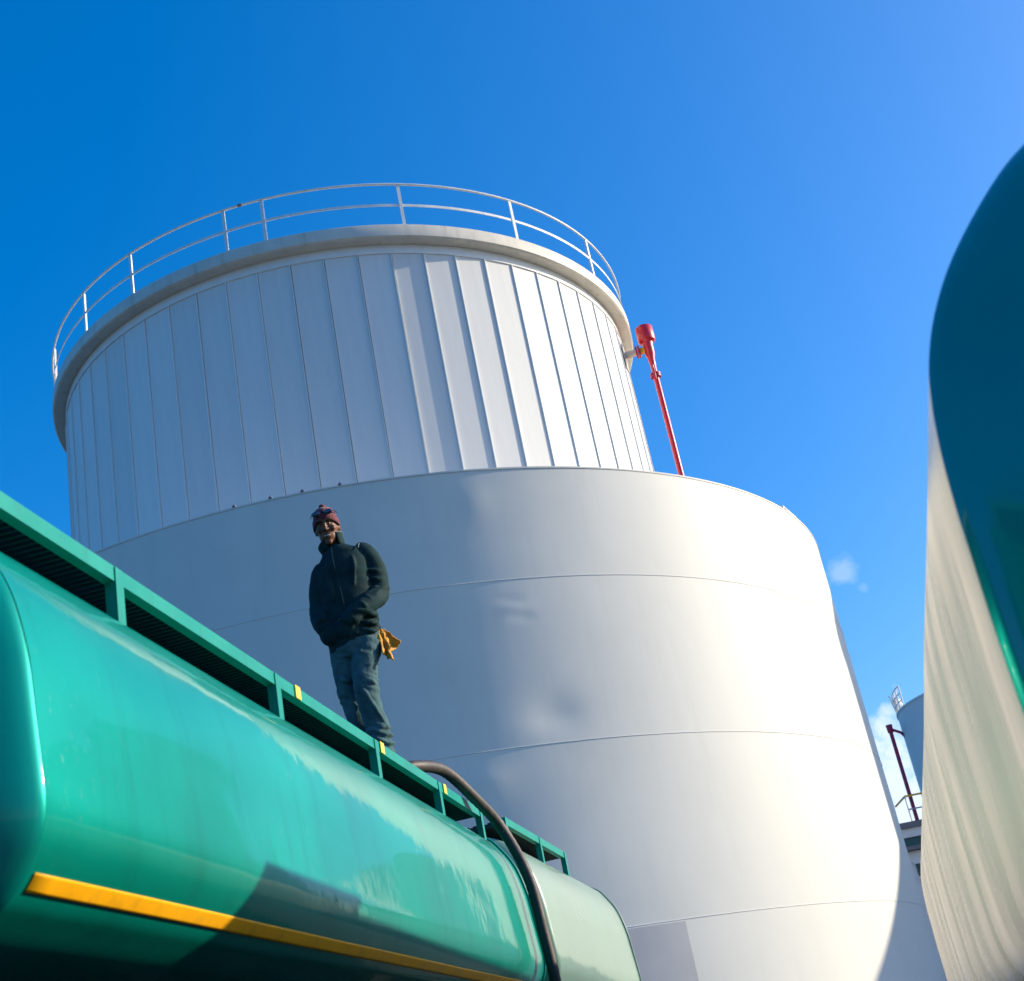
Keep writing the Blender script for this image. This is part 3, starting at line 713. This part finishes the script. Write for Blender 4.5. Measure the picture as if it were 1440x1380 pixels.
def jfold(p):
    a = .002 * ridge(p, (5, 5, 7)) + .0012 * ridge(p, (12, 12, 16), 5)
    k_ = math.exp(-((p.x - .11) / .11) ** 2 - ((p.z - 1.10) / .17) ** 2) + .8 * math.exp(-((p.x + .25) / .08) ** 2 - ((p.z - .98) / .15) ** 2)
    a += k_ * .009 * ridge(p + Vector((0, 0, -.45 * p.x)), (5, 5, 21), 2)
    if p.z < .95 and p.x > -.05: a += .006 * math.sin(p.z * 95 + 6 * p.x)
    return a
remesh('jacket', jk, .0075, M['jacket'], man, 3, jfold)
MB().tube(spline([Vector(p) for p in [(-.128, -.098, 1.43), (-.128, -.134, 1.34), (-.115, -.142, 1.20), (-.10, -.142, 1.05), (-.09, -.147, .92), (-.085, -.148, .80)]], 6), .003, 6).build('zip', M['jacket'], man)
# stand-up collar, open at the front
cl = MB(); vs = []; nn = 30
for j in range(5):
    for k in range(nn + 1):
        a = R(-90 + 28) + R(304) * k / nn
        fl = 1 + .10 * j / 4; hgt = (.072 + .020 * math.cos(a)) * j / 4
        vs.append((-.110 - .005 * j + .078 * fl * math.cos(a), .012 + .082 * fl * math.sin(a) - .004 * j, 1.440 + hgt + .02 * math.cos(a) - .012 * math.sin(a)))
cl.add(vs, [(j * (nn + 1) + k, j * (nn + 1) + k + 1, (j + 1) * (nn + 1) + k + 1, (j + 1) * (nn + 1) + k) for j in range(4) for k in range(nn)], True)
co = cl.build('collar', M['jacket'], man); m_ = co.modifiers.new('t', 'SOLIDIFY'); m_.thickness = .008
# pale piping at the shoulder and collar edge
MB().tube([(.058, -.030, 1.462), (.048, -.058, 1.442), (.044, -.080, 1.41)], .0035, 6).build('shoulder_piping', M['collar'], man)
MB().tube([(vs[4 * (nn + 1) + k][0], vs[4 * (nn + 1) + k][1], vs[4 * (nn + 1) + k][2] + .002) for k in range(0, 9)], .0035, 6).build('collar_edge', M['collar'], man)
# trousers
tr_ = MB()
loft(tr_, [((-.058, 0, .90), .150, .115), ((-.055, 0, .82), .160, .122), ((-.058, 0, .74), .158, .118), ((-.065, 0, .68), .13, .10)], 28)
limb(tr_, [(-.135, .01, .77, .092), (-.143, .03, .64, .082), (-.140, .05, .50, .071), (-.126, .06, .38, .064), (-.108, .065, .24, .062), (-.090, .068, .12, .066), (-.082, .07, .045, .068)])
limb(tr_, [(.012, -.02, .77, .098), (-.016, -.05, .65, .085), (-.034, -.075, .52, .074), (-.030, -.075, .40, .070), (-.018, -.06, .30, .069), (.004, -.045, .19, .074), (.000, -.035, .10, .080), (.0, -.03, .045, .078)])
for fpts in ([(-.085, -.135, .50), (-.040, -.150, .40), (.020, -.125, .28), (.070, -.085, .18)], [(.055, -.07, .62), (.010, -.130, .595), (-.06, -.128, .61)], [(.045, -.09, .50), (.0, -.145, .478), (-.07, -.140, .50)],
             [(-.19, -.0, .60), (-.16, -.05, .55), (-.11, -.03, .53)], [(.07, -.06, .20), (.02, -.115, .185), (-.05, -.10, .20)], [(.075, -.06, .14), (.02, -.112, .125), (-.05, -.10, .14)], [(.02, -.07, .78), (-.03, -.125, .70), (-.07, -.10, .64)]):
    q_ = spline([Vector(p) for p in fpts], 5); m2 = len(q_) - 1
    tr_.tube(q_, [.003 + .0085 * math.sin(PI * i / m2) for i in range(m2 + 1)], 8)
def tfold(p):
    a = .004 * ridge(p, (8, 8, 6), 3) + .003 * ridge(p, (16, 16, 14), 8)
    if p.z < .24: a += .010 * math.sin(p.z * 120 + p.x * 25 + 1.5 * math.sin(p.x * 40)) * min(1, (.24 - p.z) / .08)
    k_ = math.exp(-((p.z - .46) / .09) ** 2) + .7 * math.exp(-((p.z - .70) / .06) ** 2)
    a += k_ * .008 * ridge(p + Vector((0, 0, .5 * p.x)), (5, 5, 24), 6)
    return a
remesh('trousers', tr_, .0075, M['trouser'], man, 3, tfold)
for (x, y, rz) in ((-.082, .05, R(8)), (.0, -.05, R(-12))):
    bt = MB(); rt = Matrix.Rotation(rz, 3, 'Z')
    loft(bt, [(Vector((x, y, 0)) + rt @ Vector(c), rx, ry, rt @ Vector((0, -1, 0))) for c, rx, ry in (((0, .07, .045), .030, .035), ((0, .04, .055), .042, .052), ((0, -.03, .05), .046, .047), ((0, -.10, .04), .048, .037), ((0, -.16, .03), .038, .026), ((0, -.185, .025), .015, .012))])
    limb(bt, [(x, y + .02, .05, .046), (x, y + .025, .14, .045)], 14, 4)
    remesh('boot', bt, .006, M['boot'], man, 2, lambda p: (-p.z + .001) * .0 )
# beanie
bn = MB(); vs = []; NA, NJ = 40, 16
for j in range(NJ + 1):
    for k in range(NA):
        a = 2 * PI * k / NA
        low = 1.658 - .045 * (1 + math.sin(a)) * .95 - .012 * abs(math.cos(a))      # sin=-1 front
        th = j / NJ
        top = 1.752
        ang = th * PI / 2
        z = low + (top - low) * math.sin(ang) ** .9
        kk = math.cos(ang) ** .62
        rb = 1 + (.05 if j < 4 else 0) - .012 * (j == 4) + .02 * noise.noise(Vector((math.cos(a) * 2, math.sin(a) * 2, z * 25)))
        vs.append(H((-.128 + .086 * kk * rb * math.cos(a), .004 + .104 * kk * rb * math.sin(a), z)))
fs = [(j * NA + k, j * NA + (k + 1) % NA, (j + 1) * NA + (k + 1) % NA, (j + 1) * NA + k) for j in range(NJ) for k in range(NA)]
bn.add(vs, fs, True); ball(bn, H((-.128, .0, 1.762)), (.022, .022, .014), HROT)
bo = bn.build('beanie', M['beanie'], man); m_ = bo.modifiers.new('t', 'SOLIDIFY'); m_.thickness = .007; m_.offset = -1
# sunglasses pushed up on the beanie
sg = empty('sunglasses', parent=man)
for sx in (-1, 1):
    l_ = MB(); ball(l_, H((-.128 + sx * .038, -.096, 1.700)), (.033, .012, .019), HROT @ Matrix.Rotation(R(-12) * sx, 3, 'Z')); l_.build('lens', M['lens'], sg)
    MB().tube([H((-.128 + sx * .072, -.080, 1.703)), H((-.128 + sx * .086, -.03, 1.70)), H((-.128 + sx * .0875, -.005, 1.696))], .0035, 6).build('temple', M['frame'], sg)
MB().tube([H((-.137, -.105, 1.706)), H((-.128, -.109, 1.708)), H((-.119, -.105, 1.706))], .005, 6).build('bridge', M['frame'], sg)
# work gloves hanging at his hip
gl = empty('work_gloves', MAN + Matrix.Rotation(R(7.53), 3, 'Z') @ Vector((.10, .02, .86)), R(7.53))
tag(gl, 'crumpled ochre leather work gloves hanging from the man\'s hip pocket', 'gloves')
def gsheet(A, B, C, D, seed, dy):
    vs = []; N = 16
    A, B, C, D = map(Vector, (A, B, C, D))
    for j in range(N + 1):
        for i in range(N + 1):
            u_, v_ = i / N, j / N
            p = (A * (1 - u_) + B * u_) * (1 - v_) + (D * (1 - u_) + C * u_) * v_
            w = .030 * math.sin(u_ * 7 + seed + 2 * v_) * v_ + .014 * noise.noise(Vector((u_ * 4, v_ * 4, seed)))
            e = .010 * noise.noise(Vector((u_ * 5 + 9, v_ * 5, seed)))
            vs.append((p.x + e, dy + w - .05 * v_, p.z + e))
    m = MB(); m.add(vs, [(j * (N + 1) + i, j * (N + 1) + i + 1, (j + 1) * (N + 1) + i + 1, (j + 1) * (N + 1) + i) for j in range(N) for i in range(N)], True)
    return m
for A, B, C, D, sd, dy in (((-.035, 0, .01), (.03, 0, .0), (.118, 0, -.125), (.03, 0, -.20), 1.0, -.02), ((-.025, 0, 0), (.02, 0, -.02), (.06, 0, -.255), (.0, 0, -.19), 3.1, -.05)):
    o = gsheet(A, B, C, D, sd, dy).build('glove', M['glove'], gl); m_ = o.modifiers.new('t', 'SOLIDIFY'); m_.thickness = .007
